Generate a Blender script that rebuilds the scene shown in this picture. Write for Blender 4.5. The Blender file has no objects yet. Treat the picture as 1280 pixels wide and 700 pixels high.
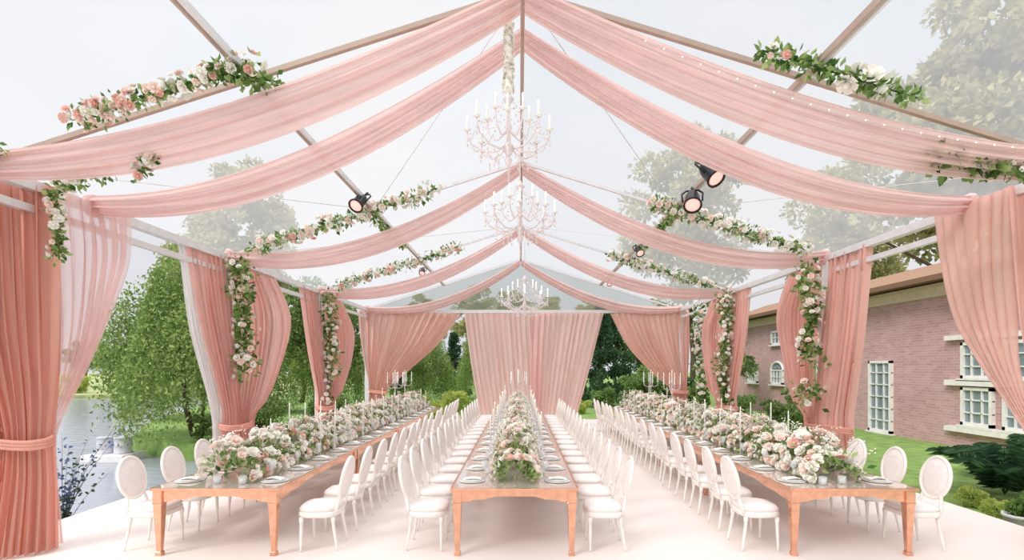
import bpy, math, random
import numpy as np
from mathutils import Vector, Matrix
random.seed(7); rng=np.random.default_rng(7)
scene=bpy.context.scene
COL=scene.collection
pi=math.pi
def lin(c):
    return tuple(((x/255)/12.92 if x/255<=0.04045 else ((x/255+0.055)/1.055)**2.4) for x in c)+(1,)
# ---------------------------------------------------------------- materials
def newmat(name):
    m=bpy.data.materials.new(name); m.use_nodes=True
    nt=m.node_tree; nt.nodes.clear()
    return m,nt,nt.nodes.new('ShaderNodeOutputMaterial')
def varcol(nt,col,var,scale,vec=None):
    n=nt.nodes.new('ShaderNodeTexNoise'); n.inputs['Scale'].default_value=scale; n.inputs['Detail'].default_value=4
    tc=nt.nodes.new('ShaderNodeTexCoord')
    mp=nt.nodes.new('ShaderNodeMapping'); nt.links.new(tc.outputs['Object'],mp.inputs['Vector'])
    if vec: mp.inputs['Scale'].default_value=vec
    nt.links.new(mp.outputs['Vector'],n.inputs['Vector'])
    r=nt.nodes.new('ShaderNodeValToRGB')
    r.color_ramp.elements[0].position=.3; r.color_ramp.elements[1].position=.7
    r.color_ramp.elements[0].color=tuple(max(0,c*(1-var)) for c in col[:3])+(1,)
    r.color_ramp.elements[1].color=tuple(min(1,c*(1+var)) for c in col[:3])+(1,)
    nt.links.new(n.outputs['Fac'],r.inputs['Fac'])
    return r.outputs['Color'],n
def M(name,rgb,rough=.5,metal=0.,var=.06,scale=6,bump=0,emit=0,vec=None,spec=.5,trans=0):
    m,nt,out=newmat(name)
    b=nt.nodes.new('ShaderNodeBsdfPrincipled')
    c,n=varcol(nt,lin(rgb),var,scale,vec)
    nt.links.new(c,b.inputs['Base Color'])
    b.inputs['Roughness'].default_value=rough; b.inputs['Metallic'].default_value=metal
    b.inputs['Specular IOR Level'].default_value=spec
    b.inputs['Transmission Weight'].default_value=trans
    if emit:
        b.inputs['Emission Color'].default_value=lin(rgb); b.inputs['Emission Strength'].default_value=emit
    if bump:
        bp=nt.nodes.new('ShaderNodeBump'); bp.inputs['Strength'].default_value=bump; bp.inputs['Distance'].default_value=.05
        nt.links.new(n.outputs['Fac'],bp.inputs['Height']); nt.links.new(bp.outputs['Normal'],b.inputs['Normal'])
    nt.links.new(b.outputs['BSDF'],out.inputs['Surface'])
    return m
def fabric(name,rgb,transl,transp,var=.05,vec=(6,6,.4)):
    m,nt,out=newmat(name)
    c,n=varcol(nt,lin(rgb),var,1.5,vec)
    d=nt.nodes.new('ShaderNodeBsdfDiffuse'); t=nt.nodes.new('ShaderNodeBsdfTranslucent'); tr=nt.nodes.new('ShaderNodeBsdfTransparent')
    nt.links.new(c,d.inputs['Color']); nt.links.new(c,t.inputs['Color'])
    a=nt.nodes.new('ShaderNodeMixShader'); a.inputs['Fac'].default_value=transl
    nt.links.new(d.outputs[0],a.inputs[1]); nt.links.new(t.outputs[0],a.inputs[2])
    b=nt.nodes.new('ShaderNodeMixShader'); b.inputs['Fac'].default_value=transp
    nt.links.new(a.outputs[0],b.inputs[1]); nt.links.new(tr.outputs[0],b.inputs[2])
    nt.links.new(b.outputs[0],out.inputs['Surface'])
    return m
def leafm(name,c1,c2,transl=.35):
    m,nt,out=newmat(name)
    g=nt.nodes.new('ShaderNodeNewGeometry'); r=nt.nodes.new('ShaderNodeValToRGB')
    r.color_ramp.elements[0].color=lin(c1); r.color_ramp.elements[1].color=lin(c2)
    nt.links.new(g.outputs['Random Per Island'],r.inputs['Fac'])
    d=nt.nodes.new('ShaderNodeBsdfDiffuse'); t=nt.nodes.new('ShaderNodeBsdfTranslucent')
    nt.links.new(r.outputs[0],d.inputs['Color']); nt.links.new(r.outputs[0],t.inputs['Color'])
    a=nt.nodes.new('ShaderNodeMixShader'); a.inputs['Fac'].default_value=transl
    nt.links.new(d.outputs[0],a.inputs[1]); nt.links.new(t.outputs[0],a.inputs[2])
    nt.links.new(a.outputs[0],out.inputs['Surface'])
    return m
def glassy(name,rgb,transp,rough=.05):
    m,nt,out=newmat(name)
    b=nt.nodes.new('ShaderNodeBsdfPrincipled'); c,n=varcol(nt,lin(rgb),.04,5)
    nt.links.new(c,b.inputs['Base Color']); b.inputs['Roughness'].default_value=rough
    tr=nt.nodes.new('ShaderNodeBsdfTransparent'); a=nt.nodes.new('ShaderNodeMixShader'); a.inputs['Fac'].default_value=transp
    nt.links.new(b.outputs[0],a.inputs[1]); nt.links.new(tr.outputs[0],a.inputs[2]); nt.links.new(a.outputs[0],out.inputs['Surface'])
    return m
mSwag=fabric('blush_chiffon',(248,220,216),.42,.07,vec=(.4,5,5))
mDrape=fabric('salmon_drape',(245,200,190),.35,.05)
mDeep=fabric('deep_salmon_drape',(238,180,162),.25,.01)
mSheer=fabric('sheer_pink_voile',(248,212,206),.45,.44)
mBack=fabric('pale_pink_drape',(250,217,214),.42,.05)
mWhiteSheer=fabric('white_voile',(245,240,240),.4,.5)
mChair=M('cream_lacquer',(248,242,236),.35)
mPad=M('ivory_upholstery',(245,237,233),.8,scale=30,bump=.05)
mCopper=M('copper_gilt',(232,176,146),.2,.88,var=.12,scale=14)
mMirror=M('bronze_mirror',(230,218,210),.05,.5,var=.03)
mFloor=M('blush_floor',(247,236,231),.42,var=.02,scale=1.2,spec=.35)
mFloorEdge=M('platform_edge',(70,70,72),.7)
mAlu=M('painted_aluminium',(228,226,228),.4,.1)
mBronzeRefl=M('bronze_reflection_alu',(188,166,152),.45,.2)  # purlin brown is a reflection put into the colour; front rafters are bronze
mPorc=M('white_porcelain',(252,249,245),.2)
mNap=M('blush_linen',(248,238,232),.9)
mGlass=glassy('clear_glass',(240,242,244),.65)
mCrystal=glassy('crystal',(248,236,236),.25)
mWax=M('ivory_wax',(252,247,240),.5)
mFlame=M('candle_bulb',(255,238,210),.4,emit=1.0)
mWhiteF=M('white_petals',(254,248,239),.7,var=.04,scale=20)
mBlushF=M('blush_petals',(253,229,217),.7,var=.05,scale=20)
mPinkF=M('pink_petals',(246,196,184),.7,var=.07,scale=20)
mLeafA=leafm('garland_leaf',(60,96,48),(140,172,98))
mLeafB=leafm('garland_leaf_light',(112,146,80),(190,208,142))
mTree=leafm('tree_leaf',(82,114,68),(162,184,114))  # tree greens lightened and greyed, outdoor haze put into the leaf colour
mWillow=leafm('willow_leaf',(104,138,78),(184,202,124))
mLime=leafm('lime_leaf',(164,184,90),(218,224,138))
mCon=leafm('conifer_leaf',(46,76,56),(92,124,88))
mTall=leafm('hazed_autumn_leaf',(136,142,96),(222,212,164))  # yellow is the leaf's own; its paleness is haze painted in
mBlueL=leafm('blue_flowers',(70,90,120),(130,150,190))
mBark=M('bark',(92,76,62),.9,var=.3,scale=12,bump=.3)
mBlack=M('black_metal',(22,22,24),.4,.3)
mLens=M('pink_lens',(250,186,176),.2,emit=.75)
mSoff=M('brown_soffit',(128,98,78),.8)
mRoofT=M('roof_tile',(160,126,102),.8,var=.25,scale=30,bump=.3)
mTrim=M('white_trim',(240,238,236),.5)
mPane=M('window_glass',(150,164,174),.08,.3)
mGrass=M('lawn_grass',(128,158,84),.9,var=.3,scale=3,bump=.3)
mBank=M('reed_bank',(170,178,122),.9,var=.3,scale=1)
def brickmat():
    m,nt,out=newmat('pink_brick'); b=nt.nodes.new('ShaderNodeBsdfPrincipled')
    tc=nt.nodes.new('ShaderNodeTexCoord'); sp=nt.nodes.new('ShaderNodeSeparateXYZ'); cb=nt.nodes.new('ShaderNodeCombineXYZ')
    nt.links.new(tc.outputs['Object'],sp.inputs[0]); nt.links.new(sp.outputs['Y'],cb.inputs['X']); nt.links.new(sp.outputs['Z'],cb.inputs['Y'])
    br=nt.nodes.new('ShaderNodeTexBrick'); br.inputs['Scale'].default_value=1
    br.inputs['Brick Width'].default_value=.26; br.inputs['Row Height'].default_value=.085; br.inputs['Mortar Size'].default_value=.006
    br.inputs['Color1'].default_value=lin((186,146,148)); br.inputs['Color2'].default_value=lin((202,164,165)); br.inputs['Mortar'].default_value=lin((210,186,186))
    nt.links.new(cb.outputs[0],br.inputs['Vector'])
    n=nt.nodes.new('ShaderNodeTexNoise'); n.inputs['Scale'].default_value=1.1; n.inputs['Detail'].default_value=5; nt.links.new(tc.outputs['Object'],n.inputs['Vector'])
    mx=nt.nodes.new('ShaderNodeMix'); mx.data_type='RGBA'; mx.blend_type='OVERLAY'; mx.inputs['Factor'].default_value=.3
    nt.links.new(br.outputs['Color'],mx.inputs['A'])
    bw=nt.nodes.new('ShaderNodeRGBToBW'); nt.links.new(n.outputs['Color'],bw.inputs[0]); nt.links.new(bw.outputs[0],mx.inputs['B'])
    nt.links.new(mx.outputs['Result'],b.inputs['Base Color']); b.inputs['Roughness'].default_value=.85
    nt.links.new(b.outputs[0],out.inputs['Surface']); return m
mBrick=brickmat()
def watermat():
    m,nt,out=newmat('lake_water'); b=nt.nodes.new('ShaderNodeBsdfPrincipled'); b.inputs['Base Color'].default_value=lin((164,168,182)); b.inputs['Roughness'].default_value=.12
    n=nt.nodes.new('ShaderNodeTexNoise'); n.inputs['Scale'].default_value=1.6; tc=nt.nodes.new('ShaderNodeTexCoord'); mp=nt.nodes.new('ShaderNodeMapping'); mp.inputs['Scale'].default_value=(1,3,1)
    nt.links.new(tc.outputs['Object'],mp.inputs[0]); nt.links.new(mp.outputs[0],n.inputs['Vector'])
    bp=nt.nodes.new('ShaderNodeBump'); bp.inputs['Strength'].default_value=.2; bp.inputs['Distance'].default_value=.1
    nt.links.new(n.outputs['Fac'],bp.inputs['Height']); nt.links.new(bp.outputs[0],b.inputs['Normal']); nt.links.new(b.outputs[0],out.inputs['Surface']); return m
mWater=watermat()
def roofmat():
    m,nt,out=newmat('clear_pvc'); tr=nt.nodes.new('ShaderNodeBsdfTransparent'); tl=nt.nodes.new('ShaderNodeBsdfTranslucent')
    tr.inputs['Color'].default_value=(.97,.98,.985,1); tl.inputs['Color'].default_value=(.60,.60,.605,1)
    n=nt.nodes.new('ShaderNodeTexNoise'); n.inputs['Scale'].default_value=.6; tc=nt.nodes.new('ShaderNodeTexCoord'); nt.links.new(tc.outputs['Object'],n.inputs['Vector'])
    mr=nt.nodes.new('ShaderNodeMapRange'); mr.inputs['To Min'].default_value=.30; mr.inputs['To Max'].default_value=.52; nt.links.new(n.outputs['Fac'],mr.inputs['Value'])
    a=nt.nodes.new('ShaderNodeMixShader'); nt.links.new(mr.outputs[0],a.inputs['Fac']); nt.links.new(tr.outputs[0],a.inputs[1]); nt.links.new(tl.outputs[0],a.inputs[2]); nt.links.new(a.outputs[0],out.inputs['Surface']); return m
mRoof=roofmat()
# ---------------------------------------------------------------- mesh helpers
class MB:
    def __init__(s): s.v=[];s.f=[];s.m=[];s.n=0
    def add(s,v,f,mi=0):
        s.v.extend([tuple(map(float,p)) for p in v]); n=s.n
        s.f.extend([tuple(i+n for i in q) for q in f]); s.m.extend([mi]*len(f)); s.n+=len(v); return s
    def box(s,c,d,mi=0,rot=None):
        x,y,z=[k/2 for k in d]; vs=[(-x,-y,-z),(x,-y,-z),(x,y,-z),(-x,y,-z),(-x,-y,z),(x,-y,z),(x,y,z),(-x,y,z)]
        if rot is not None: vs=[tuple(rot@Vector(p)) for p in vs]
        return s.add([(p[0]+c[0],p[1]+c[1],p[2]+c[2]) for p in vs],[(0,3,2,1),(4,5,6,7),(0,1,5,4),(1,2,6,5),(2,3,7,6),(3,0,4,7)],mi)
    def tube(s,path,rad,k=8,mi=0,cap=True,closed=False):
        P=[Vector(p) for p in path]; n=len(P)
        if not hasattr(rad,'__len__'): rad=[rad]*n
        vs=[]
        t0=(P[1]-P[0]).normalized(); up=Vector((0,0,1)) if abs(t0.z)<.9 else Vector((1,0,0))
        a=t0.cross(up).normalized()
        for i in range(n):
            if closed: t=(P[(i+1)%n]-P[i-1]).normalized()
            else: t=(P[min(i+1,n-1)]-P[max(i-1,0)]).normalized()
            a=(a-t*a.dot(t)).normalized(); b=t.cross(a)
            for j in range(k):
                w=2*pi*j/k; vs.append(P[i]+(a*math.cos(w)+b*math.sin(w))*rad[i])
        fs=[]
        for i in range(n if closed else n-1):
            i2=(i+1)%n
            for j in range(k): fs.append((i*k+j,i*k+(j+1)%k,i2*k+(j+1)%k,i2*k+j))
        if cap and not closed: fs.append(tuple(range(k))[::-1]); fs.append(tuple((n-1)*k+j for j in range(k)))
        return s.add(vs,fs,mi)
    def lathe(s,prof,c=(0,0,0),k=16,mi=0,sx=1,sy=1):
        vs=[];fs=[]
        for r,z in prof:
            for j in range(k):
                w=2*pi*j/k; vs.append((c[0]+r*math.cos(w)*sx,c[1]+r*math.sin(w)*sy,c[2]+z))
        for i in range(len(prof)-1):
            for j in range(k): fs.append((i*k+j,i*k+(j+1)%k,(i+1)*k+(j+1)%k,(i+1)*k+j))
        fs.append(tuple(range(k))[::-1]); fs.append(tuple((len(prof)-1)*k+j for j in range(k)))
        return s.add(vs,fs,mi)
    def ell(s,c,r,k=8,h=5,mi=0):
        if not hasattr(r,'__len__'): r=(r,r,r)
        vs=[];fs=[]
        for i in range(h+1):
            a=-pi/2+pi*i/h
            for j in range(k):
                w=2*pi*j/k; vs.append((c[0]+r[0]*math.cos(a)*math.cos(w),c[1]+r[1]*math.cos(a)*math.sin(w),c[2]+r[2]*math.sin(a)))
        for i in range(h):
            for j in range(k): fs.append((i*k+j,i*k+(j+1)%k,(i+1)*k+(j+1)%k,(i+1)*k+j))
        return s.add(vs,fs,mi)
    def octa(s,c,r,h,mi=0):
        x,y,z=c
        return s.add([(x+r,y,z),(x,y+r,z),(x-r,y,z),(x,y-r,z),(x,y,z+h),(x,y,z-h)],[(0,1,4),(1,2,4),(2,3,4),(3,0,4),(1,0,5),(2,1,5),(3,2,5),(0,3,5)],mi)
    def arr(s,V,F,mi=0):
        s.v.extend(map(tuple,V.tolist())); s.f.extend(map(tuple,(F+s.n).tolist())); s.m.extend([mi]*len(F)); s.n+=len(V); return s
    def obj(s,name,mats,parent=None,smooth=True,loc=(0,0,0),bevel=0):
        me=bpy.data.meshes.new(name); me.from_pydata(s.v,[],s.f)
        if not isinstance(mats,(list,tuple)): mats=[mats]
        for m in mats: me.materials.append(m)
        me.polygons.foreach_set('material_index',s.m)
        me.polygons.foreach_set('use_smooth',[smooth]*len(s.f)); me.update()
        o=bpy.data.objects.new(name,me); COL.objects.link(o); o.location=loc
        if parent: o.parent=parent
        if bevel:
            b=o.modifiers.new('bevel','BEVEL'); b.width=bevel; b.segments=2; b.limit_method='ANGLE'
        return o
def tag(o,label,cat,group=None,kind=None):
    o['label']=label; o['category']=cat
    if group: o['group']=group
    if kind: o['kind']=kind
    return o
def root(name,loc,label,cat,group=None):
    o=bpy.data.objects.new(name,None); o.empty_display_size=.1; COL.objects.link(o); o.location=loc
    return tag(o,label,cat,group)
def dup(o,loc,rz=0,sc=None,label=None,group=None):
    def cp(src,par):
        c=src.copy(); COL.objects.link(c)
        if par: c.parent=par
        for ch in src.children: cp(ch,c)
        return c
    kids=list(o.children); c=o.copy(); COL.objects.link(c)
    for ch in kids: cp(ch,c)
    c.location=loc; c.rotation_euler=(0,0,rz)
    if sc: c.scale=sc if hasattr(sc,'__len__') else (sc,)*3
    if label: c['label']=label
    if group: c['group']=group
    return c
def unit(a): return a/np.maximum(np.linalg.norm(a,axis=1,keepdims=True),1e-9)
def leaves(P,D,S,wid=.3):
    n=len(P); D=unit(D); R=rng.normal(size=(n,3)); W=unit(np.cross(D,R)); N=np.cross(D,W)
    S=np.asarray(S).reshape(-1,1)*np.ones((n,1))
    V=np.stack([P,P+D*S*.5+W*S*wid+N*S*.06,P+D*S,P+D*S*.5-W*S*wid+N*S*.06],1).reshape(-1,3)
    F=np.arange(4*n).reshape(n,4)
    return V,F
def rose_t():
    b=MB(); b.ell((0,0,.35),(.28,.28,.36),6,4)
    for ring,(n,R,H,op,z0) in enumerate([(3,.34,.62,.10,.1),(5,.5,.6,.32,.05),(6,.55,.46,.62,0.)]):
        for i in range(n):
            a0=2*pi*i/n+ring*.5; w=1.25*pi/n
            vs=[]
            for t in (0,.55,1):
                for q in (-1,0,1):
                    r=R*(.35+.65*math.sin(t*pi/2))+op*t*t*.6; z=z0+H*t-(.12*t if ring==2 else 0)-(.07 if abs(q) and t==1 else 0)
                    a=a0+q*w*(.5+.5*t if t<1 else .62)
                    vs.append((r*math.cos(a),r*math.sin(a),z))
            b.add(vs,[(0,1,4,3),(1,2,5,4),(3,4,7,6),(4,5,8,7)])
    return np.array(b.v),np.array([f for f in b.f])
RV,RF=rose_t()
def rose(mb,pos,nrm,r,mi):
    n=Vector(nrm).normalized(); q=n.to_track_quat('Z','Y').to_matrix(); spin=Matrix.Rotation(random.random()*6.28,3,'Z')
    A=np.array(q@spin)
    mb.arr((RV*r)@A.T+np.array(pos),RF,mi)
def pickc(w=(.55,.33,.12)):
    x=random.random(); return 0 if x<w[0] else (1 if x<w[0]+w[1] else 2)
FM=[mWhiteF,mBlushF,mPinkF]
# ---------------------------------------------------------------- camera / world / light
cd=bpy.data.cameras.new('camera'); cam=bpy.data.objects.new('camera',cd); COL.objects.link(cam)
cam.location=(0,0,2.1); cam.rotation_euler=(pi/2,0,0); cd.lens=18; cd.sensor_width=36; cd.shift_x=-10/1280; cd.shift_y=108/1280
cd.clip_end=1000; scene.camera=cam
w=bpy.data.worlds.new('overcast_sky'); scene.world=w; w.use_nodes=True; nt=w.node_tree; nt.nodes.clear()
o=nt.nodes.new('ShaderNodeOutputWorld'); bg=nt.nodes.new('ShaderNodeBackground'); tc=nt.nodes.new('ShaderNodeTexCoord'); sp=nt.nodes.new('ShaderNodeSeparateXYZ')
nt.links.new(tc.outputs['Generated'],sp.inputs[0])
cr=nt.nodes.new('ShaderNodeValToRGB'); nt.links.new(sp.outputs['Z'],cr.inputs['Fac'])
cr.color_ramp.elements[0].position=0; cr.color_ramp.elements[0].color=lin((226,228,236))
cr.color_ramp.elements[1].position=1; cr.color_ramp.elements[1].color=lin((241,240,242))
e=cr.color_ramp.elements.new(.25); e.color=lin((233,234,240))
e=cr.color_ramp.elements.new(.5); e.color=lin((221,230,240))
nz=nt.nodes.new('ShaderNodeTexNoise'); nz.inputs['Scale'].default_value=2.2; nz.inputs['Detail'].default_value=4; nt.links.new(tc.outputs['Generated'],nz.inputs['Vector'])
mx=nt.nodes.new('ShaderNodeMix'); mx.data_type='RGBA'; mm=nt.nodes.new('ShaderNodeMapRange'); mm.inputs['From Min'].default_value=.4; mm.inputs['From Max'].default_value=.72; mm.inputs['To Max'].default_value=.75
nt.links.new(nz.outputs['Fac'],mm.inputs['Value']); nt.links.new(mm.outputs[0],mx.inputs['Factor']); nt.links.new(cr.outputs[0],mx.inputs['A']); mx.inputs['B'].default_value=lin((247,243,241))
nt.links.new(mx.outputs['Result'],bg.inputs['Color'])
mr=nt.nodes.new('ShaderNodeMapRange'); mr.inputs['From Min'].default_value=.62; mr.inputs['From Max'].default_value=1; mr.inputs['To Min'].default_value=.88; mr.inputs['To Max'].default_value=2.8
nt.links.new(sp.outputs['Z'],mr.inputs['Value']); nt.links.new(mr.outputs[0],bg.inputs['Strength']); nt.links.new(bg.outputs[0],o.inputs[0])
sd=bpy.data.lights.new('sun','SUN'); sd.energy=1.9; sd.angle=.4; sd.color=(1,.945,.875); so=bpy.data.objects.new('sun',sd); COL.objects.link(so)
so.rotation_euler=Vector((.6,.6,-.75)).to_track_quat('-Z','Y').to_euler(); so.location=(-20,-20,30)
scene.view_settings.view_transform='Standard'; scene.view_settings.look='None'; scene.view_settings.exposure=0.12
# ---------------------------------------------------------------- ground
def slab(name,poly,z,zb,mats,label,cat,kind=None):
    n=len(poly); vs=[(x,y,z) for x,y in poly]+[(x,y,zb) for x,y in poly]
    b=MB().add(vs,[tuple(range(n))],0); b.add(vs,[((i+1)%n,i,n+i,n+(i+1)%n) for i in range(n)],1 if len(mats)>1 else 0)
    ob=b.obj(name,mats,smooth=False); 
    if kind: ob['kind']=kind
    if label: tag(ob,label,cat,kind=kind)
    return ob
slab('floor',[(-6.3,-4),(6.6,-4),(6.6,20.4),(-6.3,20.4)],0,-.28,[mFloor,mFloorEdge],'pale blush event floor platform of the marquee','floor','structure')
slab('lawn',[(-6.7,-10),(60,-10),(120,200),(-24,200),(-20,60),(-19,30),(-16,22),(-13,17.2),(-10.5,15.8),(-6.7,15.4)],-.3,-1.6,[mGrass],'mown green lawn around the marquee','lawn','structure')
slab('lake',[(-150,-30),(0,-30),(0,110),(-150,110)],-.8,-2,[mWater],'calm grey lake beside the marquee','lake','structure')
slab('riverbank',[(-200,42),(-19,47),(-18,200),(-200,200)],-.5,-1.8,[mBank],'far reedy bank across the lake','bank','structure')
# ---------------------------------------------------------------- tent
XL,XR,RX=-5.9,6.2,.03; ZR,ZE=6.2,4.3
FY=[-3.8,.9,5.6,10.3,15.0,19.8]
tent=root('marquee_tent',(0,20.0,0),'white and bronze-toned aluminium frame of a clear-roofed marquee','tent frame'); 
def tpart(b,name,mat,**k):
    o=b.obj(name,mat,parent=tent,**k); o.location=(0,-20.0,0); return o
for y in FY:
    for x in (XL,XR): tpart(MB().box((x,y,2.15),(.16,.2,4.3)),'post',mAlu,smooth=False,bevel=.01)
    for x in (XL,XR):
        L=math.hypot(x-RX,ZR-ZE); ang=math.atan2(ZR-ZE,abs(x-RX))
        sg=1 if x>0 else -1
        rot=Matrix.Rotation(sg*ang,3,'Y')
        tpart(MB().box(((x+RX)/2,y,(ZR+ZE)/2),(L,.05,.055),rot=rot),'rafter',mAlu if y!=5.6 else mBronzeRefl,smooth=False)
yc=(FY[0]+FY[-1])/2; yl=FY[-1]-FY[0]
for x in (XL,XR):
    tpart(MB().box((x,yc,ZE-.02),(.14,yl,.12)),'eave_beam',mAlu,smooth=False)
    tpart(MB().box((x,yc,ZE-.3),(.08,yl,.09)),'eave_beam',mAlu,smooth=False)
for x in ((XL+RX)/2,(XR+RX)/2):
    tpart(MB().box((x-.03,yc,(ZR+ZE)/2),(.03,yl,.07)),'purlin',mBronzeRefl,smooth=False)  # brown strip paints the reflection seen along the purlin
    tpart(MB().box((x+.03,yc,(ZR+ZE)/2),(.03,yl,.07)),'purlin',mAlu,smooth=False)
tpart(MB().box((RX,yc,ZR+.02),(.05,yl,.08)),'purlin',mBronzeRefl,smooth=False)
b=MB(); h=.1; ov=.25
y0,y1=FY[0]-.2,FY[-1]+.1
s=(ZR-ZE)/5.95
vs=[(XL-ov,y0,ZE+h-s*ov),(RX,y0,ZR+h),(XR+ov,y0,ZE+h-s*ov),(XL-ov,y1,ZE+h-s*ov),(RX,y1,ZR+h),(XR+ov,y1,ZE+h-s*ov)]
b.add(vs,[(0,1,4,3),(1,2,5,4)]); tag(b.obj('ceiling',mRoof,smooth=False),'clear PVC roof membrane of the marquee','roof',kind='structure')
b=MB(); b.add([(XL,19.85,ZE),(RX,19.85,ZR),(XR,19.85,ZE)],[(0,1,2)]); tpart(b,'gable_membrane',mRoof,smooth=False)
tpart(MB().box(((XL+XR)/2,19.8,4.22),(12.1,.1,.12)),'tie_beam',mAlu,smooth=False)
for a,c in (((RX,5.6,ZR),((XR+RX)/2,10.3,5.25)),((XR-.1,5.6,ZE),((XR+RX)/2,10.3,5.25)),((RX,5.6,ZR),((XL+RX)/2,10.3,5.25)),((XL+.1,5.6,ZE),((XL+RX)/2,10.3,5.25)),((RX,15,ZR),(XR,10.3,ZE)),((RX,15,ZR),(XL,10.3,ZE))):
    tpart(MB().tube([a,c],.006,5),'cable',mAlu)
# ---------------------------------------------------------------- fabric
def cr1(ts,vals,t):
    ts=np.array(ts); vals=np.array(vals,float); i=int(np.clip(np.searchsorted(ts,t)-1,0,len(ts)-2))
    h=ts[i+1]-ts[i]; u=(t-ts[i])/h
    def tan(k):
        a=max(k-1,0); c=min(k+1,len(ts)-1); return (vals[c]-vals[a])/(ts[c]-ts[a])
    m0,m1=tan(i)*h,tan(i+1)*h
    return (2*u**3-3*u*u+1)*vals[i]+(u**3-2*u*u+u)*m0+(-2*u**3+3*u*u)*vals[i+1]+(u**3-u*u)*m1
def drape_mesh(levels,pleats,nv=36,spp=8,seed=0,side=1):
    r=random.Random(seed); nu=pleats*spp
    ts=[l[0] for l in levels]; L=[l[1] for l in levels]; R=[l[2] for l in levels]; A=[[l[3],l[4]] for l in levels]
    ph=[r.uniform(-.8,.8) for _ in range(pleats+1)]; am=[r.uniform(.35,1.35) for _ in range(pleats+1)]
    vs=[];fs=[]
    for j in range(nv+1):
        t=ts[0]+(ts[-1]-ts[0])*j/nv
        l=cr1(ts,L,t); rr=cr1(ts,R,t); a,vol=cr1(ts,A,t)
        e=rr-l; n=np.array([-e[1],e[0],0]); n/=max(np.linalg.norm(n),1e-6); n*=side
        for i in range(nu+1):
            u=i/nu; k=u*pleats; ki=int(min(k,pleats-1)); fr=k-ki
            ampl=am[ki]*(1-fr)+am[ki+1]*fr; p=ph[ki]*(1-fr)+ph[ki+1]*fr
            wv=math.sin(2*pi*k+p+.6*math.sin(t*5+k*.8))
            off=a*ampl*wv+a*.35*math.sin(4.3*pi*k+t*3+p*4)+vol*math.sin(pi*u)
            q=l+e*(u+.25/pleats*math.sin(2*pi*k+1.2+p)*(1 if 0<i<nu else 0))+n*off
            vs.append(tuple(q))
    for j in range(nv):
        for i in range(nu): a0=j*(nu+1)+i; fs.append((a0,a0+1,a0+nu+2,a0+nu+1))
    return vs,fs
def curtain(label,panels,tie,base,group='side curtains tied to the tent posts'):
    rt=root('curtain',base,label,'curtain',group); off=tuple(-c for c in base)
    for k,(lv,pl,mat,side,nm) in enumerate(panels):
        v,f=drape_mesh(lv,pl,seed=int(abs(base[0]*31+base[1]*17))+k,side=side,nv=44)
        MB().add(v,f).obj(nm,mat,parent=rt,loc=off)
    if tie:
        (c,rx,ry)=tie; b=MB()
        for dz in (-.035,0,.035):
            b.tube([(c[0]+rx*math.cos(a),c[1]+ry*math.sin(a),c[2]+dz+.02*math.sin(2*a)) for a in [2*pi*i/24 for i in range(24)]],.024,6,closed=True)
        b.obj('tieback',mDeep,parent=rt,loc=off)
    return rt
heavyL=[(0,(-6.9,5.6,4.4),(-5.72,6.35,4.33),.09,.0),(.4,(-6.5,5.6,2.8),(-5.45,6.05,2.65),.08,.05),(.62,(-6.15,5.65,1.9),(-5.38,5.95,1.85),.07,.12),(.76,(-5.9,5.78,1.25),(-5.33,5.85,1.25),.045,.16),(.84,(-5.95,5.75,.8),(-5.3,5.85,.82),.05,.16),(1,(-6.08,5.7,.02),(-5.28,5.85,.02),.07,.2)]
sheerL=[(0,(-5.8,6.35,4.33),(-5.85,7.65,4.35),.06,0),(.22,(-5.65,6.25,3.6),(-5.6,7.3,3.54),.05,-.05),(.4,(-5.5,6.15,2.72),(-5.53,6.85,2.72),.045,-.06),(.56,(-5.42,6.02,2.08),(-5.42,6.4,2.08),.035,-.04),(.7,(-5.45,5.93,1.5),(-5.36,6.02,1.52),.02,0),(.76,(-5.5,5.88,1.25),(-5.34,5.9,1.25),.015,0),(1,(-5.6,5.9,.05),(-5.3,5.95,.05),.02,0)]
curtain('salmon pink curtain gathered with a tieback beside the lake',[(heavyL,12,mDeep,-1,'curtain_panel'),(sheerL,7,mSheer,1,'sheer_panel')],((-5.62,5.75,1.25),.33,.19),(-5.7,5.8,0))
heavyR=[(0,(6.05,6.35,4.33),(7.2,5.6,4.4),.09,.0),(.4,(5.98,6.15,2.65),(6.9,5.7,2.8),.08,.05),(.62,(5.95,5.95,1.85),(6.65,5.7,1.9),.07,.12),(.76,(5.95,5.85,1.25),(6.52,5.78,1.25),.045,.16),(1,(5.9,5.85,.02),(6.55,5.7,.02),.07,.2)]
sheerR=[(0,(6.15,7.6,4.36),(6.1,6.35,4.33),.06,0),(.2,(6.1,7.4,3.58),(6.05,6.3,3.6),.05,-.05),(.42,(5.96,7.0,2.73),(6.0,6.2,2.72),.045,-.06),(.58,(5.87,6.5,2.08),(5.95,6.1,2.1),.035,-.04),(.7,(5.88,6.1,1.51),(5.97,5.95,1.5),.02,0),(.76,(5.86,5.92,1.25),(6.1,5.88,1.25),.015,0),(1,(5.88,5.95,.05),(6.1,5.9,.05),.02,0)]
curtain('salmon pink curtain gathered with a tieback near the garden plants',[(heavyR,12,mDrape,-1,'curtain_panel'),(sheerR,7,fabric('soft_pink_voile',(247,206,196),.4,.15),1,'sheer_panel')],((6.22,5.75,1.25),.34,.2),(6.2,5.8,0))
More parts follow.
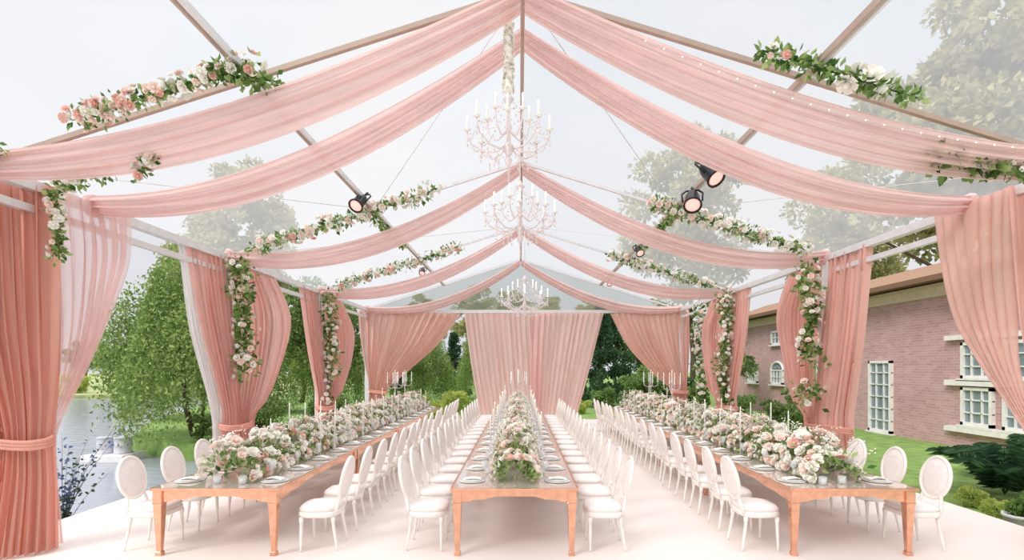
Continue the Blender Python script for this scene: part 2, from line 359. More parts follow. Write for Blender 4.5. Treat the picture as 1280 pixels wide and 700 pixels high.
def side_pair(sg,X,Y,k,lab,white=False,full=0,bf=1):
    def q(dx,dy,z,kk=None): return (sg*(X+dx),Y+dy*(k if kk is None else kk),z)
    f=full
    A=[(0,q(0,-1.25,4.28),q(0,.05,4.28),.07,0),(.35,q(-.04,-.95-.25*f,2.9),q(-.12,.0,2.9),.07,.03),(.7,q(-.1,-.45-.6*f,1.5),q(-.3,-.05,1.5),.06,.05),(.78,q(-.1,-.35-.65*f,1.1),q(-.32,0,1.1),.05,.06),(1,q(-.05,-.45-.6*f,.02),q(-.35,0,.02),.06,.06)]
    B=[(0,q(0,.1,4.28),q(0,1.9*bf,4.25),.07,0),(.25,q(-.1,.3*bf,3.3),q(-.42*bf,1.85*bf,3.25),.07,0),(.48,q(-.15,.3*bf,2.4),q(-.52*bf,1.35*bf,2.25),.06,0),(.7,q(-.2,.15,1.45),q(-.47*bf,.7,1.38),.05,0),(.78,q(-.2,.1,1.05),q(-.36*bf,.4,1.05),.04,0),(1,q(-.15,.1,.02),q(-.42*bf,.5,.02),.05,0)]
    sd=1 if sg>0 else -1
    ps=[(A,9,mDrape,sd,'curtain_panel'),(B,9,mDrape,sd,'curtain_panel')]
    if white:
        Cc=[(0,q(.03,-1.45,4.28),q(.03,-.9,4.28),.04,0),(.4,q(.03,-1.12,2.8),q(.03,-.7,2.8),.04,0),(.78,q(.0,-.5,1.1),q(.0,-.2,1.1),.03,0),(1,q(0,-.5,.02),q(0,-.1,.02),.04,0)]
        ps.append((Cc,5,mWhiteSheer,sd,'sheer_panel'))
    curtain(lab,ps,((sg*(X-.24),Y-.1-.35*f,.92),.24,.38*k+.3*f),(sg*X,Y,0))
side_pair(-1,5.9,10.3,1,'salmon pink curtain pair parted round a post by the trees',True)
side_pair(-1,5.9,15.0,1,'salmon pink curtain pair parted round a post by the trees')
side_pair(1,6.2,10.3,1,'salmon pink curtain pair parted round a post facing the brick house',full=.8,bf=.75)
side_pair(1,6.2,15.0,1,'salmon pink curtain pair parted round a post facing the brick house',full=.4,bf=.8)
YB=19.65
bl=[(0,(-6.2,YB,4.25),(-2.3,YB,4.12),.09,0),(.3,(-6.1,YB,3.2),(-3.2,YB,2.9),.09,0),(.55,(-5.95,YB,2.2),(-4.3,YB,1.9),.08,0),(.75,(-5.75,YB,1.15),(-5.15,YB,1.1),.05,0),(1,(-5.95,YB,.02),(-5.0,YB,.02),.08,0)]
curtain('salmon pink curtain swept aside at the end wall',[(bl,14,mDrape,-1,'curtain_panel')],((-5.45,YB,1.12),.36,.12),(-5.5,YB,0),'end wall curtains')
br=[(0,(3.45,YB,4.12),(6.5,YB,4.25),.09,0),(.3,(4.1,YB,2.9),(6.5,YB,3.2),.09,0),(.55,(5.0,YB,1.9),(6.45,YB,2.2),.08,0),(.75,(5.85,YB,1.1),(6.4,YB,1.15),.05,0),(1,(5.7,YB,.02),(6.5,YB,.02),.08,0)]
curtain('salmon pink curtain swept aside at the end wall near the house',[(br,14,mDrape,-1,'curtain_panel')],((6.12,YB,1.12),.34,.12),(6.1,YB,0),'end wall curtains')
c1=[(0,(-2.15,YB+.05,4.15),(.7,YB+.05,4.15),.06,0),(.5,(-1.85,YB+.05,2),(.8,YB+.05,2),.055,0),(1,(-1.5,YB+.05,.02),(.85,YB+.05,.02),.055,0)]
c2=[(0,(.45,YB-.08,4.15),(3.2,YB-.08,4.15),.06,0),(.5,(.4,YB-.08,2),(2.65,YB-.08,2),.055,0),(1,(.4,YB-.08,.02),(2.1,YB-.08,.02),.055,0)]
curtain('pale pink full-length curtain closing the middle of the end wall',[(c1,14,mBack,-1,'curtain_panel'),(c2,13,mBack,-1,'curtain_panel')],None,(.5,YB,0),'end wall curtains')
# swags
def swag(yp,ye,sag,wid,label):
    rt=root('fabric_swag',(RX,yp,ZR-.1),label,'drapery','chiffon swags across the roof')
    for sg,X in ((-1,XL),(1,XR)):
        nu,nv=70,56; vs=[];fs=[]; r=random.Random(int(yp*10)+sg)
        phs=[r.uniform(0,6) for _ in range(6)]
        P0=np.array([RX+sg*.02,yp,ZR-.12]); P1=np.array([X,ye,ZE+.0])
        for i in range(nu+1):
            u=i/nu; C=P0*(1-u)+P1*u; C[2]-=sag*4*u*(1-u)
            C[2]-=.10*math.sin(pi*u)*u
            w=wid*(.6+.42*max(0,math.sin(pi*u))**.8)
            for j in range(nv+1):
                v=j/nv-.5
                cc=.16*wid*math.cos(pi*v)
                vv=v+.05*math.sin(u*4+phs[0])*math.cos(pi*v)
                off=.036*math.sin(2*pi*3.3*vv+phs[0]+1.3*math.sin(u*2.5+phs[1]))+.024*math.sin(2*pi*6.1*vv+phs[2]-u*2.4)+.011*math.sin(2*pi*11.7*vv+phs[3]+u*3)
                p=C+np.array([0,.58,-.8])*(v*w)+np.array([0,-.8,-.58])*(off+cc*.6)
                vs.append(tuple(p-np.array(rt.location)))
        for i in range(nu):
            for j in range(nv): a=i*(nv+1)+j; fs.append((a,a+1,a+nv+2,a+nv+1))
        MB().add(vs,fs).obj('swag_fabric',mSwag,parent=rt)
        b=MB(); e=P1-np.array(rt.location)
        b.ell((e[0]-sg*.05,e[1],e[2]),(.1,.14,.17),10,6); b.obj('gathered_knot',mSwag,parent=rt)
sw='blush chiffon swag hanging from ridge to eaves'
swag(5.55,5.6,.38,.47,sw+', trimmed with fairy lights'); swag(6.25,7.0,.52,.41,sw)
swag(10.3,10.3,.60,.44,sw); swag(15.0,15.0,.6,.42,sw); swag(19.6,19.6,.6,.42,sw+' at the end gable')
b=MB(); pts=[]
for i in range(21):
    u=i/20; x=1.3+3.8*u; uu=(x-RX)/(XR-RX); z=ZR-.10+(ZE-ZR+.12)*uu-.38*4*uu*(1-uu)-.1*math.sin(pi*uu)*uu; pts.append((x,5.3,z))
    b.ell((x,5.3,z+.0),.008,8,5,1)
b.tube(pts,.002,4,0); tag(b.obj('string_lights',[mAlu,mFlame]),'thin string of tiny white fairy lights along a swag','string lights',kind='stuff')
# ---------------------------------------------------------------- garlands
def garland(name,path,rad,nl,nb,lab,cat='garland',ls=.1,wts=(.55,.33,.12),lm=None,br_=(.035,.06),group='flower garlands on the tent frame'):
    path=[np.array(p,float) for p in path]; base=path[0]
    rt=root(name,tuple(base),lab,cat,group); seg=[np.linalg.norm(path[i+1]-path[i]) for i in range(len(path)-1)]; tot=sum(seg)
    cum=np.concatenate([[0],np.cumsum(seg)])
    def pt(s):
        i=min(int(np.searchsorted(cum,s,side='right')-1),len(seg)-1); f=(s-cum[i])/seg[i]; return path[i]*(1-f)+path[i+1]*f
    S=rng.random(nl)*tot; C=np.array([pt(s) for s in S])-base; D=unit(rng.normal(size=(nl,3))+np.array([0,0,-.2]))
    rr=rad*(.2+1.0*rng.random(nl)**1.3)*(.65+.45*np.sin(S*4.0))
    V,F=leaves(C+D*rr[:,None]*.8,D+rng.normal(size=(nl,3))*.5,ls*(.55+.7*rng.random(nl)))
    h=int(nl*.5); b=MB(); b.arr(V[:h*4],F[:h],0); b.arr(V[h*4:],F[:nl-h],1)
    b.tube([tuple(p-base) for p in path],.008,5,0)
    b.obj('foliage',[mLeafA,mLeafB] if lm is None else lm,parent=rt)
    b=MB()
    for _ in range(nb):
        s=min(max(random.choice([.12,.35,.62,.85])*tot+random.gauss(0,.09*tot),0),tot) if random.random()<.75 else random.random()*tot
        d=Vector((random.gauss(0,1),random.gauss(-.7,1),random.gauss(-.1,1))).normalized(); c=pt(s)-base
        rose(b,c+np.array(d)*rad*.75,d,random.uniform(*br_),pickc(wts))
    if nb: b.obj('rose_blooms',FM,parent=rt)['kind']='stuff'
    return rt
def raf(x,y,dz=-.08): return (x,y-.12,ZR+dz-(ZR-ZE)*abs(x-RX)/(5.95 if x<0 else 6.17))
G='green leafy garland with white and pink roses along a rafter'
garland('flower_garland',[raf(-4.6,5.4),raf(-4.1,5.4),raf(-3.4,5.4),raf(-2.75,5.4)],.14,520,110,G,wts=(.35,.4,.25),ls=.075,br_=(.035,.065))
garland('flower_garland',[(-3.12,5.15,5.14),(-2.95,5.35,5.14),(-2.62,5.5,5.16)],.10,170,0,'green vine twisted round a purlin',ls=.10)
garland('flower_garland',[raf(-5.9,5.5,-.05),raf(-5.5,5.5,0)],.1,120,12,'small white blossom spray on a rafter',ls=.08)
garland('flower_garland',[(-4.7,5.9,4.36),(-5.1,5.9,4.28),(-5.4,5.95,4.15),(-5.42,6.0,3.75),(-5.4,6.0,3.35)],.13,380,44,'trailing leafy flower spray hanging from the eave',wts=(.8,.2,0),ls=.08)
garland('flower_garland',[(-4.0,5.6,4.4),(-4.15,5.65,4.33),(-4.2,5.65,4.2)],.09,80,14,'small hanging cluster of pink blossom',wts=(.3,.4,.3),ls=.07)
garland('flower_garland',[raf(2.5,5.4),raf(2.9,5.4),raf(3.3,5.4)],.10,200,7,G,ls=.10)
g=garland('flower_garland',[raf(3.4,5.4),raf(3.75,5.4),raf(4.1,5.4)],.09,150,5,'leafy garland with large white peony on a rafter',br_=(.08,.13),wts=(1,0,0),ls=.10)
garland('flower_garland',[(4.4,5.75,4.5),(5.0,5.7,4.34),(5.5,5.6,4.2),(5.9,5.5,4.22)],.15,360,10,'dark green leafy spray at the eave',ls=.14,wts=(.8,.2,0))
for y,n1 in ((10.2,600),(14.9,480)):
    garland('flower_garland',[raf(-5.3,y),raf(-4.4,y),raf(-3.2,y),raf(-1.7,y)],.2,n1,105,G,ls=.11,wts=(.6,.3,.1),br_=(.05,.085))
    garland('flower_garland',[raf(2.6,y),raf(3.6,y),raf(4.6,y),raf(5.6,y)],.2,n1,115,G,ls=.11,wts=(.75,.25,0),br_=(.05,.085))
garland('flower_garland',[raf(-3.0,10.0),(-2.96,11.5,5.14),(-2.96,13,5.14)],.14,300,10,'green garland winding along a purlin',ls=.12)
garland('flower_garland',[raf(3.1,10.0),(3.13,11.5,5.14),(3.13,13,5.14)],.14,300,24,'green garland winding along a purlin',ls=.12)
for X,y,z0,z1 in ((-5.5,10.15,4.2,2.0),(-5.55,14.9,4.2,1.0),(5.62,9.95,4.1,2.2),(5.85,14.6,4.2,1.0),(5.9,16.8,4.0,1.0),(5.55,9.9,1.75,1.45)):
    zz=np.linspace(z0,z1,6); garland('flower_garland',[(X+random.uniform(-.1,.1),y,z) for z in zz],.3,int(300*(z0-z1)),int(32*(z0-z1)),'cascading white rose and greenery garland down a post',ls=.12,wts=(.65,.3,.05),br_=(.045,.08),group='flower cascades on the posts')
# ---------------------------------------------------------------- chairs
def chair_proto(loc,rz):
    rt=root('dining_chair',loc,'white oval-back dining chair with padded ivory seat','chair','white oval-back chairs along the banquet tables')
    def sup(a,bb,n=3.2,k=28,z=0,cy=0): return [(a*math.copysign(abs(math.cos(w))**(2/n),math.cos(w)),cy+bb*math.copysign(abs(math.sin(w))**(2/n),math.sin(w)),z) for w in [2*pi*i/k for i in range(k)]]
    def stack(b,rings):
        k=len(rings[0]); vs=[p for r in rings for p in r]; fs=[]
        for i in range(len(rings)-1):
            for j in range(k): fs.append((i*k+j,i*k+(j+1)%k,(i+1)*k+(j+1)%k,(i+1)*k+j))
        fs.append(tuple(range(k))[::-1]); fs.append(tuple((len(rings)-1)*k+j for j in range(k))); b.add(vs,fs)
    b=MB(); stack(b,[sup(.225,.215,z=.385),sup(.24,.23,z=.40),sup(.24,.23,z=.44),sup(.23,.22,z=.45)]); b.obj('seat',mChair,parent=rt)
    b=MB(); stack(b,[sup(.225,.215,z=.45),sup(.238,.228,z=.475),sup(.215,.205,z=.505),sup(.12,.115,z=.518)]); b.obj('seat_cushion',mPad,parent=rt)
    b=MB(); cz,hh,hw=.80,.235,.205
    def yb(z): return -.215-.20*(z-.45)
    ring=[(hw*math.cos(a),yb(cz+hh*math.sin(a)),cz+hh*math.sin(a)) for a in [2*pi*i/32 for i in range(32)]]
    b.tube(ring,.021,8,0,closed=True)
    for sx in (-1,1): b.tube([(sx*.17,-.2,.42),(sx*.155,-.222,.5),(sx*.13,yb(.6),.6),(sx*.12,yb(.63),.63)],[.022,.019,.018,.018],8)
    vs=[];k=24;rs=[1,.85,.55,.15]
    for side in (1,-1):
        for q,d in zip(rs,[.006,.022,.03,.033]):
            for j in range(k):
                a=2*pi*j/k; z=cz+hh*.93*q*math.sin(a); vs.append((hw*.92*q*math.cos(a),yb(z)+side*d,z))
    fs=[]
    for sd_ in range(2):
        o0=sd_*4*k
        for i in range(3):
            for j in range(k): fs.append((o0+i*k+j,o0+i*k+(j+1)%k,o0+(i+1)*k+(j+1)%k,o0+(i+1)*k+j))
        fs.append(tuple(o0+3*k+j for j in range(k)))
    b.add(vs,fs,1); b.obj('backrest',[mChair,mPad],parent=rt)
    for x,y,sp_ in ((-.19,.17,.0),(.19,.17,.0),(-.17,-.18,-.05),(.17,-.18,-.05)):
        b=MB(); sx=.02 if x>0 else -.02
        P=[(x,y,.39),(x,y,.34),(x,y,.325),(x+sx*.3,y+sp_*.3,.22),(x+sx,y+sp_,.03),(x+sx,y+sp_,0)]
        b.tube(P,[.026,.026,.019,.019,.011,.013],8); b.obj('leg',mChair,parent=rt)
    rt.rotation_euler=(0,0,rz); return rt
TX=[-3.37,-.06,3.68]; Y0=5.62; SP=.71; N=16
rows=[(-4.25,-pi/2),(-2.32,pi/2),(-1.08,-pi/2),(.96,pi/2),(2.76,-pi/2),(4.58,pi/2)]
proto=None; cy=[Y0+.38+i*SP for i in range(N)]
r=random.Random(3)
for X,rz in rows:
    for y in cy:
        loc=(X+r.uniform(-.02,.02),y+r.uniform(-.015,.015),0)
        if proto is None: proto=chair_proto(loc,rz)
        else: dup(proto,loc,rz+r.uniform(-.04,.04))
# ---------------------------------------------------------------- tables
HW=.71; TL=2.84
def table_proto(loc):
    rt=root('banquet_table',loc,'rose-gold framed banquet table with mirrored glass top','table','banquet tables set end to end')
    MB().box((0,0,.752),(2*HW-.05,TL-.05,.012)).obj('tabletop',mMirror,parent=rt,smooth=False)
    b=MB()
    for sx in (-1,1): b.box((sx*(HW-.015),0,.745),(.03,TL-.005,.028))
    for sy in (-1,1): b.box((0,sy*(TL/2-.0175),.745),(2*HW-.06,.03,.028))
    b.obj('tabletop_rim',mCopper,parent=rt,smooth=False,bevel=.005)
    def prof(u):
        return .60+.025*min(1,max(0,(u-.15)/.12))+.035*min(1,max(0,(u-.45)/.2))**.8
    def apron(horiz,L,off):
        n=40; vs=[];fs=[]
        for i in range(n+1):
            s=-L+2*L*i/n; zl=prof(1-abs(s)/L)
            for z in (zl,.73):
                for d in (-.012,.012):
                    vs.append((s,off+d,z) if horiz else (off+d,s,z))
        for i in range(n):
            a=4*i; c=a+4; fs+=[(a,c,c+2,a+2),(a+1,a+3,c+3,c+1),(a,a+1,c+1,c)]
        MB().add(vs,fs).obj('apron',mCopper,parent=rt,smooth=False)
    for sg in (-1,1): apron(True,HW-.1,sg*(TL/2-.06)); apron(False,TL/2-.1,sg*(HW-.06))
    for sx in (-1,1):
        for sy in (-1,1):
            b=MB(); x,y=sx*(HW-.075),sy*(TL/2-.075)
            rings=[(.73,.05),(.60,.05),(.585,.056),(.57,.046),(.4,.040),(.12,.028),(.05,.025),(.04,.033),(0,.036)]
            vs=[];fs=[]
            for z,h_ in rings: vs+=[(x-h_,y-h_,z),(x+h_,y-h_,z),(x+h_,y+h_,z),(x-h_,y+h_,z)]
            for i in range(len(rings)-1):
                for j in range(4): fs.append((4*i+j,4*(i+1)+j,4*(i+1)+(j+1)%4,4*i+(j+1)%4))
            fs.append((0,1,2,3)); q=4*(len(rings)-1); fs.append((q+3,q+2,q+1,q))
            b.add(vs,fs).obj('leg',mCopper,parent=rt,smooth=False,bevel=.006)
    return rt
tp=None
for X in TX:
    for k in range(4):
        loc=(X,Y0+TL/2+k*(TL+.002),0)
        if tp is None: tp=table_proto(loc)
        else: dup(tp,loc)
TZ=.76
# ---------------------------------------------------------------- place settings
def proto_mesh(name,prof,mat,label,cat,group,k=20):
    b=MB().lathe(prof,k=k); o=b.obj(name,mat); return tag(o,label,cat,group)
chg=proto_mesh('charger_plate',[(.09,0),(.13,.001),(.155,.008),(.156,.012),(.10,.006),(.02,.006)],mPorc,'white porcelain charger plate on the mirrored table','plate','charger plates on the tables')
pl=proto_mesh('dinner_plate',[(.07,0),(.10,.001),(.125,.01),(.127,.014),(.08,.008),(.02,.007)],mPorc,'white dinner plate stacked on a charger','plate','dinner plates on the tables')
wg=proto_mesh('wine_glass',[(.032,0),(.03,.003),(.005,.008),(.004,.09),(.012,.1),(.032,.125),(.038,.155),(.032,.2),(.030,.2),(.036,.155),(.03,.127),(.005,.105)],mGlass,'clear stemmed wine glass','glass','wine glasses on the tables',14)
vs=[];fs=[];n=12
for i in range(n+1):
    for j in range(5):
        u=i/n*2-1; v=j/4*2-1; vs.append((u*.1,v*(.035+.03*abs(u)),.018+.028*(1-abs(u))*(1-.4*v*v)+.006*math.sin(v*7+u*2)))
for i in range(n):
    for j in range(4): a=i*5+j; fs.append((a,a+1,a+6,a+5))
nap=MB().add(vs,fs).obj('napkin',mNap); tag(nap,'folded blush linen napkin on a dinner plate','napkin','napkins on the dinner plates')
first=True
for X in TX:
    for sg in (-1,1):
        for y in cy:
            px=X+sg*(HW-.21); rz=0 if sg<0 else pi
            for src,dx,dy,dz in ((chg,0,0,0),(pl,0,0,.008),(nap,0,0,.008),(wg,-sg*.13,.2,0)):
                p=(px+dx,y+dy,TZ+dz)
                if first: src.location=p
                else: dup(src,p,rz+r.uniform(-.1,.1))
            first=False
# ---------------------------------------------------------------- arrangements
def arrangement(seed,Lg,hw,hh,nb,nl):
    rr=random.Random(seed); bl_=MB()
    b=MB(); n=nl
    ph=rng.uniform(-.1,pi+.1,n); yy=rng.uniform(-.5,.5,n)*Lg; k=(.4+.62*rng.random(n))
    und=.82+.25*np.sin(yy*7+seed)
    P=np.stack([np.cos(ph)*hw*k,yy,.03+np.abs(np.sin(ph))*hh*k*und],1)
    D=np.stack([np.cos(ph),rng.normal(size=n)*.5,np.sin(ph)+.1],1)+rng.normal(size=(n,3))*.4
    V,F=leaves(P,D,.05+.06*rng.random(n),.26); h=n//3; b.arr(V[:4*h],F[:h],0); b.arr(V[4*h:],F[:n-h],1)
    for _ in range(nb):
        a=rr.uniform(-.12,pi+.12); y=rr.uniform(-.5,.5)*Lg; u=.82+.25*math.sin(y*7+seed); kk=rr.uniform(.82,1.06)
        p=(math.cos(a)*hw*kk,y,.05+abs(math.sin(a))*hh*kk*u)
        rose(bl_,p,(math.cos(a)/hw*.4,rr.gauss(-.25,.35),max(.1,math.sin(a))/hh*.4+.1),rr.choice([.035,.05,.06,.07,.082]),pickc((.62,.32,.06)))
    for _ in range(34):
        a=rr.uniform(.3,pi-.3); y=rr.uniform(-.5,.5)*Lg; x=math.cos(a)*hw; z=math.sin(a)*hh
        e=(x*1.25,y+rr.uniform(-.08,.08),z+rr.uniform(.08,.18)); b.tube([(x*.7,y,z*.7),e],.0025,4,1)
        for q in range(6): bl_.ell((e[0]+rr.gauss(0,.025),e[1]+rr.gauss(0,.025),e[2]+rr.gauss(0,.025)),.010,5,3,0)
    rt=root('flower_arrangement',(0,0,0),'low runner arrangement of white and blush roses with greenery','flowers','flower runner along the tables')
    b.obj('foliage',[mLeafA,mLeafB],parent=rt); o=bl_.obj('rose_blooms',FM,parent=rt); o['kind']='stuff'
    return rt
AR=[arrangement(i,1.38,.31,.5,195,450) for i in range(4)]
used=[0]*4
for ti,X in enumerate(TX):
    for i in range(8):
        y=Y0+ (.9 if ti!=1 else .85)+i*1.37; idx=(i*3+ti)%4; a=AR[idx]
        sc=((1.0,.98,.86) if ti==0 else (.85,.98,.88) if ti==1 else (1.1,.98,.9)); rz=pi if (i+ti)%2 else 0
        if not used[idx]: a.location=(X,y,TZ); a.scale=sc; a.rotation_euler=(0,0,rz); used[idx]=1
        else: dup(a,(X,y,TZ),rz,sc)
# ---------------------------------------------------------------- candelabra & candles
def candelabra(loc):
    rt=root('candelabra',loc,'white five-arm candelabra with lit taper candles','candelabra','candelabras on the tables')
    MB().lathe([(.09,0),(.085,.015),(.03,.03),(.018,.06),(.026,.1),(.012,.14),(.012,.85),(.02,.88),(.012,.92),(.025,.96)],k=14).obj('stem',mCrystal,parent=rt)
    for i in range(5):
        a=2*pi*i/4; e=(.2*math.cos(a),.2*math.sin(a)) if i<4 else (0,0)
        if i<4: MB().tube([(0,0,.8),(e[0]*.5,e[1]*.5,.76),(e[0]*.95,e[1]*.95,.8),(e[0],e[1],.9)],.008,6).obj('arm',mCrystal,parent=rt)
        z=.9 if i<4 else .96
        MB().lathe([(.012,0),(.026,.012),(.028,.02),(.011,.02),(.010,.24),(.006,.245)],c=(e[0],e[1],z),k=10).obj('candle',mWax,parent=rt)
        MB().ell((e[0],e[1],z+.265),(.007,.007,.02),6,5).obj('flame',mFlame,parent=rt)
    return rt
c0=candelabra((TX[0]-.05,15.2,TZ))
for p in ((TX[0]+.1,13.4),(TX[1]+.02,13.2),(TX[2]+.05,14.6),(TX[2],12.4),(TX[1],15.8)): dup(c0,(p[0],p[1],TZ))
tc_=root('taper_candle',(TX[0]-.33,7.6,TZ),'slim white taper candle in a glass holder','candle','taper candles on the tables')
MB().lathe([(.035,0),(.035,.005),(.008,.012),(.008,.2),(.02,.22),(.02,.24)],k=12).obj('candle_holder',mGlass,parent=tc_)
MB().lathe([(.011,.24),(.010,.52),(.004,.53)],k=10).obj('candle',mWax,parent=tc_)
MB().ell((0,0,.55),(.007,.007,.02),6,5).obj('flame',mFlame,parent=tc_)
for X in TX:
    for i in range(13):
        for sg in (-1,1):
            if X==TX[0] and i==0 and sg==-1: continue
            dup(tc_,(X+sg*.38,7.6+i*.71+r.uniform(-.15,.15),TZ),0,(1,1,r.uniform(.9,1.35)))
vz=root('glass_vase',(TX[0]+.2,5.85,TZ),'short clear glass vase with votive candle','vase','votive glasses on the tables')
MB().lathe([(.04,0),(.045,.005),(.045,.09),(.042,.09),(.040,.01)],k=16).obj('vase_body',mGlass,parent=vz)
MB().lathe([(.03,.008),(.03,.05),(.005,.055)],k=12).obj('candle',mWax,parent=vz)
for p in ((TX[0]-.1,5.87),(TX[2]-.25,5.8),(TX[2]-.0,5.85),(TX[1]+.33,6.35),(TX[1]-.33,6.35)): dup(vz,(p[0],p[1],TZ))
# ---------------------------------------------------------------- chandeliers
def chandelier(loc,S,top,lab,sleeve):
    rt=root('chandelier',loc,lab,'chandelier','crystal chandeliers under the ridge')
    H=(top-loc[2])
    if sleeve:
        pr=[]; z=.42*S
        rr=random.Random(1)
        while z<H: pr.append((.03+.03*rr.random(),z)); z+=.035
        b=MB().lathe(pr,k=10)
        for i in range(150):
            z=rr.uniform(.42*S,H); a=rr.uniform(0,6.28); d=(math.cos(a),math.sin(a),.2); rose(b,(.05*d[0],.05*d[1],z),d,rr.uniform(.018,.034),0)
        b.obj('chain_sleeve',[mWhiteF],parent=rt)
    else: MB().tube([(0,0,.42*S),(0,0,H)],.012,6).obj('chain',mCrystal,parent=rt)
    MB().lathe([(r_*S,z*S) for r_,z in [(.004,-.36),(.03,-.33),(.045,-.29),(.02,-.25),(.05,-.2),(.075,-.16),(.03,-.11),(.022,0),(.04,.06),(.02,.12),(.018,.3),(.06,.36),(.03,.4),(.01,.44)]],k=16).obj('stem',mCrystal,parent=rt)
    for tier,(n,R,zb) in enumerate(((8,.44,0),(5,.24,.14))):
        for i in range(n):
            a=2*pi*(i+.3*tier)/n; ca,sa=math.cos(a),math.sin(a)
            P=[(.03,-.13+zb),(.12,-.2+zb),(R*.6,-.2+zb),(R*.9,-.12+zb),(R,-.03+zb),(R*1.0,.02+zb)]
            MB().tube([(q*ca*S,q*sa*S,z*S) for q,z in P],.010*S,6).obj('arm',mCrystal,parent=rt)
            MB().lathe([(.008*S,0),(.035*S,.012*S),(.04*S,.022*S),(.013*S,.022*S),(.012*S,.12*S),(.004*S,.125*S)],c=(R*ca*S,R*sa*S,(.02+zb)*S),k=10).obj('candle_cup',mWax,parent=rt)
            MB().ell((R*ca*S,R*sa*S,(.17+zb)*S),(.012*S,.012*S,.03*S),6,5).obj('bulb',mFlame,parent=rt)
    b=MB()
    for i in range(8):
        a=2*pi*i/8; ca,sa=math.cos(a),math.sin(a)
        for k_ in range(13):
            t=k_/12; q=(.05*(1-t)+.44*t); z=.36*(1-t)-.0*t-.35*t*(1-t)*1.4; b.octa((q*ca*S,q*sa*S,z*S),.012*S,.017*S)
        a2=2*pi*(i+1)/8
        for k_ in range(1,9):
            t=k_/9; x=.44*(ca*(1-t)+math.cos(a2)*t); y=.44*(sa*(1-t)+math.sin(a2)*t); b.octa((x*S,y*S,(-.02-.4*t*(1-t))*S),.011*S,.016*S)
        for z,q in ((-.08,.44),(-.13,.44),(-.25,.3),(-.3,.3),(-.28,.15),(-.34,.15),(-.24,.2)): b.octa((q*ca*S,q*sa*S,z*S),.015*S,.028*S)
    for k_ in range(6): b.octa((0,0,(-.36-.03*k_)*S),.014*S,.02*S)
    b.obj('crystal_drops',mCrystal,parent=rt,smooth=False)['kind']='stuff'
chandelier((-.13,5.75,4.72),1.05,6.2,'white crystal candle-arm chandelier with flower-wrapped chain',True)
chandelier((0,8.3,4.55),1.28,6.2,'large white crystal candle-arm chandelier',False)
chandelier((.12,13.2,3.85),1.35,6.15,'white crystal chandelier hung low over the middle table',False)
# ---------------------------------------------------------------- stage lights
def stage(loc,rx,rz,s=1):
    rt=root('stage_light',loc,'black stage spotlight with pink-lit lens clamped to a purlin','spotlight','spotlights on the purlins'); rt.scale=(s,)*3
    rt.rotation_euler=(rx,0,rz)
    b=MB().lathe([(.02,.3),(.07,.28),(.095,.2),(.1,.05),(.125,.0),(.125,-.02),(.105,-.02),(.1,.0)],k=20); b.obj('housing',mBlack,parent=rt)
    MB().lathe([(.1,-.002),(.08,-.012),(.03,-.02)],k=20).obj('lens',mLens,parent=rt)
    b=MB(); b.tube([(-.13,0,.1),(-.14,0,.3),(-.08,0,.38),(.08,0,.38),(.14,0,.3),(.13,0,.1)],.014,6); b.tube([(0,0,.38),(0,0,.46)],.02,6); b.obj('yoke',mBlack,parent=rt)
stage((3.08,8.05,5.06),-.75,.5,1.25); stage((2.95,8.75,4.86),-.75,-.3,1.25)
stage((-2.98,9.3,5.02),-.8,-.3,1.1); stage((-3.1,16.2,5.05),-.8,0,.8); stage((3.1,13.2,5.02),-.8,.2,.9); stage((3.05,17.4,4.9),-.8,.2,.8)
# ---------------------------------------------------------------- trees
def tube_trunk(b,h,r0,br=5,seed=0,spread=.4,start=.35):
    rr=random.Random(seed); P=[(0,0,0)]; x=y=0
    for i in range(1,7): x+=rr.gauss(0,.02)*h; y+=rr.gauss(0,.02)*h; P.append((x,y,h*.85*i/6))
    b.tube(P,[r0*(1-.13*i) for i in range(7)],8)
    for k_ in range(br):
        t=start+(.9-start)*k_/br; i=int(t*6); p=P[i]; a=rr.uniform(0,6.28); L=h*spread*(1.1-t)
        b.tube([p,(p[0]+L*.5*math.cos(a),p[1]+L*.5*math.sin(a),p[2]+L*.4),(p[0]+L*math.cos(a),p[1]+L*math.sin(a),p[2]+L*.6)],[r0*.4,r0*.25,r0*.08],6)
def blob_tree(name,h,cr_,ch,nblob,nl,ls,mat,label,seed,cone=False,zc=None,trunk=.16,cat='tree'):
    g=np.random.default_rng(seed); rt=root(name,(0,0,0),label,cat)
    b=MB(); tube_trunk(b,h,trunk,7,seed); b.obj('trunk',mBark,parent=rt)
    zc=zc or h-ch*.5
    d=unit(g.normal(size=(nblob,3))); k_=g.uniform(.35,.95,(nblob,1)); C=d*k_*np.array([cr_,cr_,ch*.5])+np.array([0,0,zc])
    if cone:
        z=g.random(nblob); C=np.stack([0*z,0*z,h*.08+z*h*.9],1); a=g.random(nblob)*6.28; q=cr_*(1-z)*g.uniform(.5,1,nblob); C[:,0]=q*np.cos(a); C[:,1]=q*np.sin(a)
    idx=g.integers(0,nblob,nl); rb=g.uniform(.16,.3,nblob)*(cr_ if not cone else cr_*.9)
    dd=unit(g.normal(size=(nl,3))+np.array([0,0,.35])); P=C[idx]+dd*(rb[idx]*g.uniform(.45,1.05,nl))[:,None]*np.array([1,1,.75])
    D=dd+g.normal(size=(nl,3))*.7+np.array([0,0,-.3])
    V,F=leaves(P,D,ls*g.uniform(.6,1.3,nl),.32)
    MB().arr(V,F).obj('foliage',mat,parent=rt)
    return rt
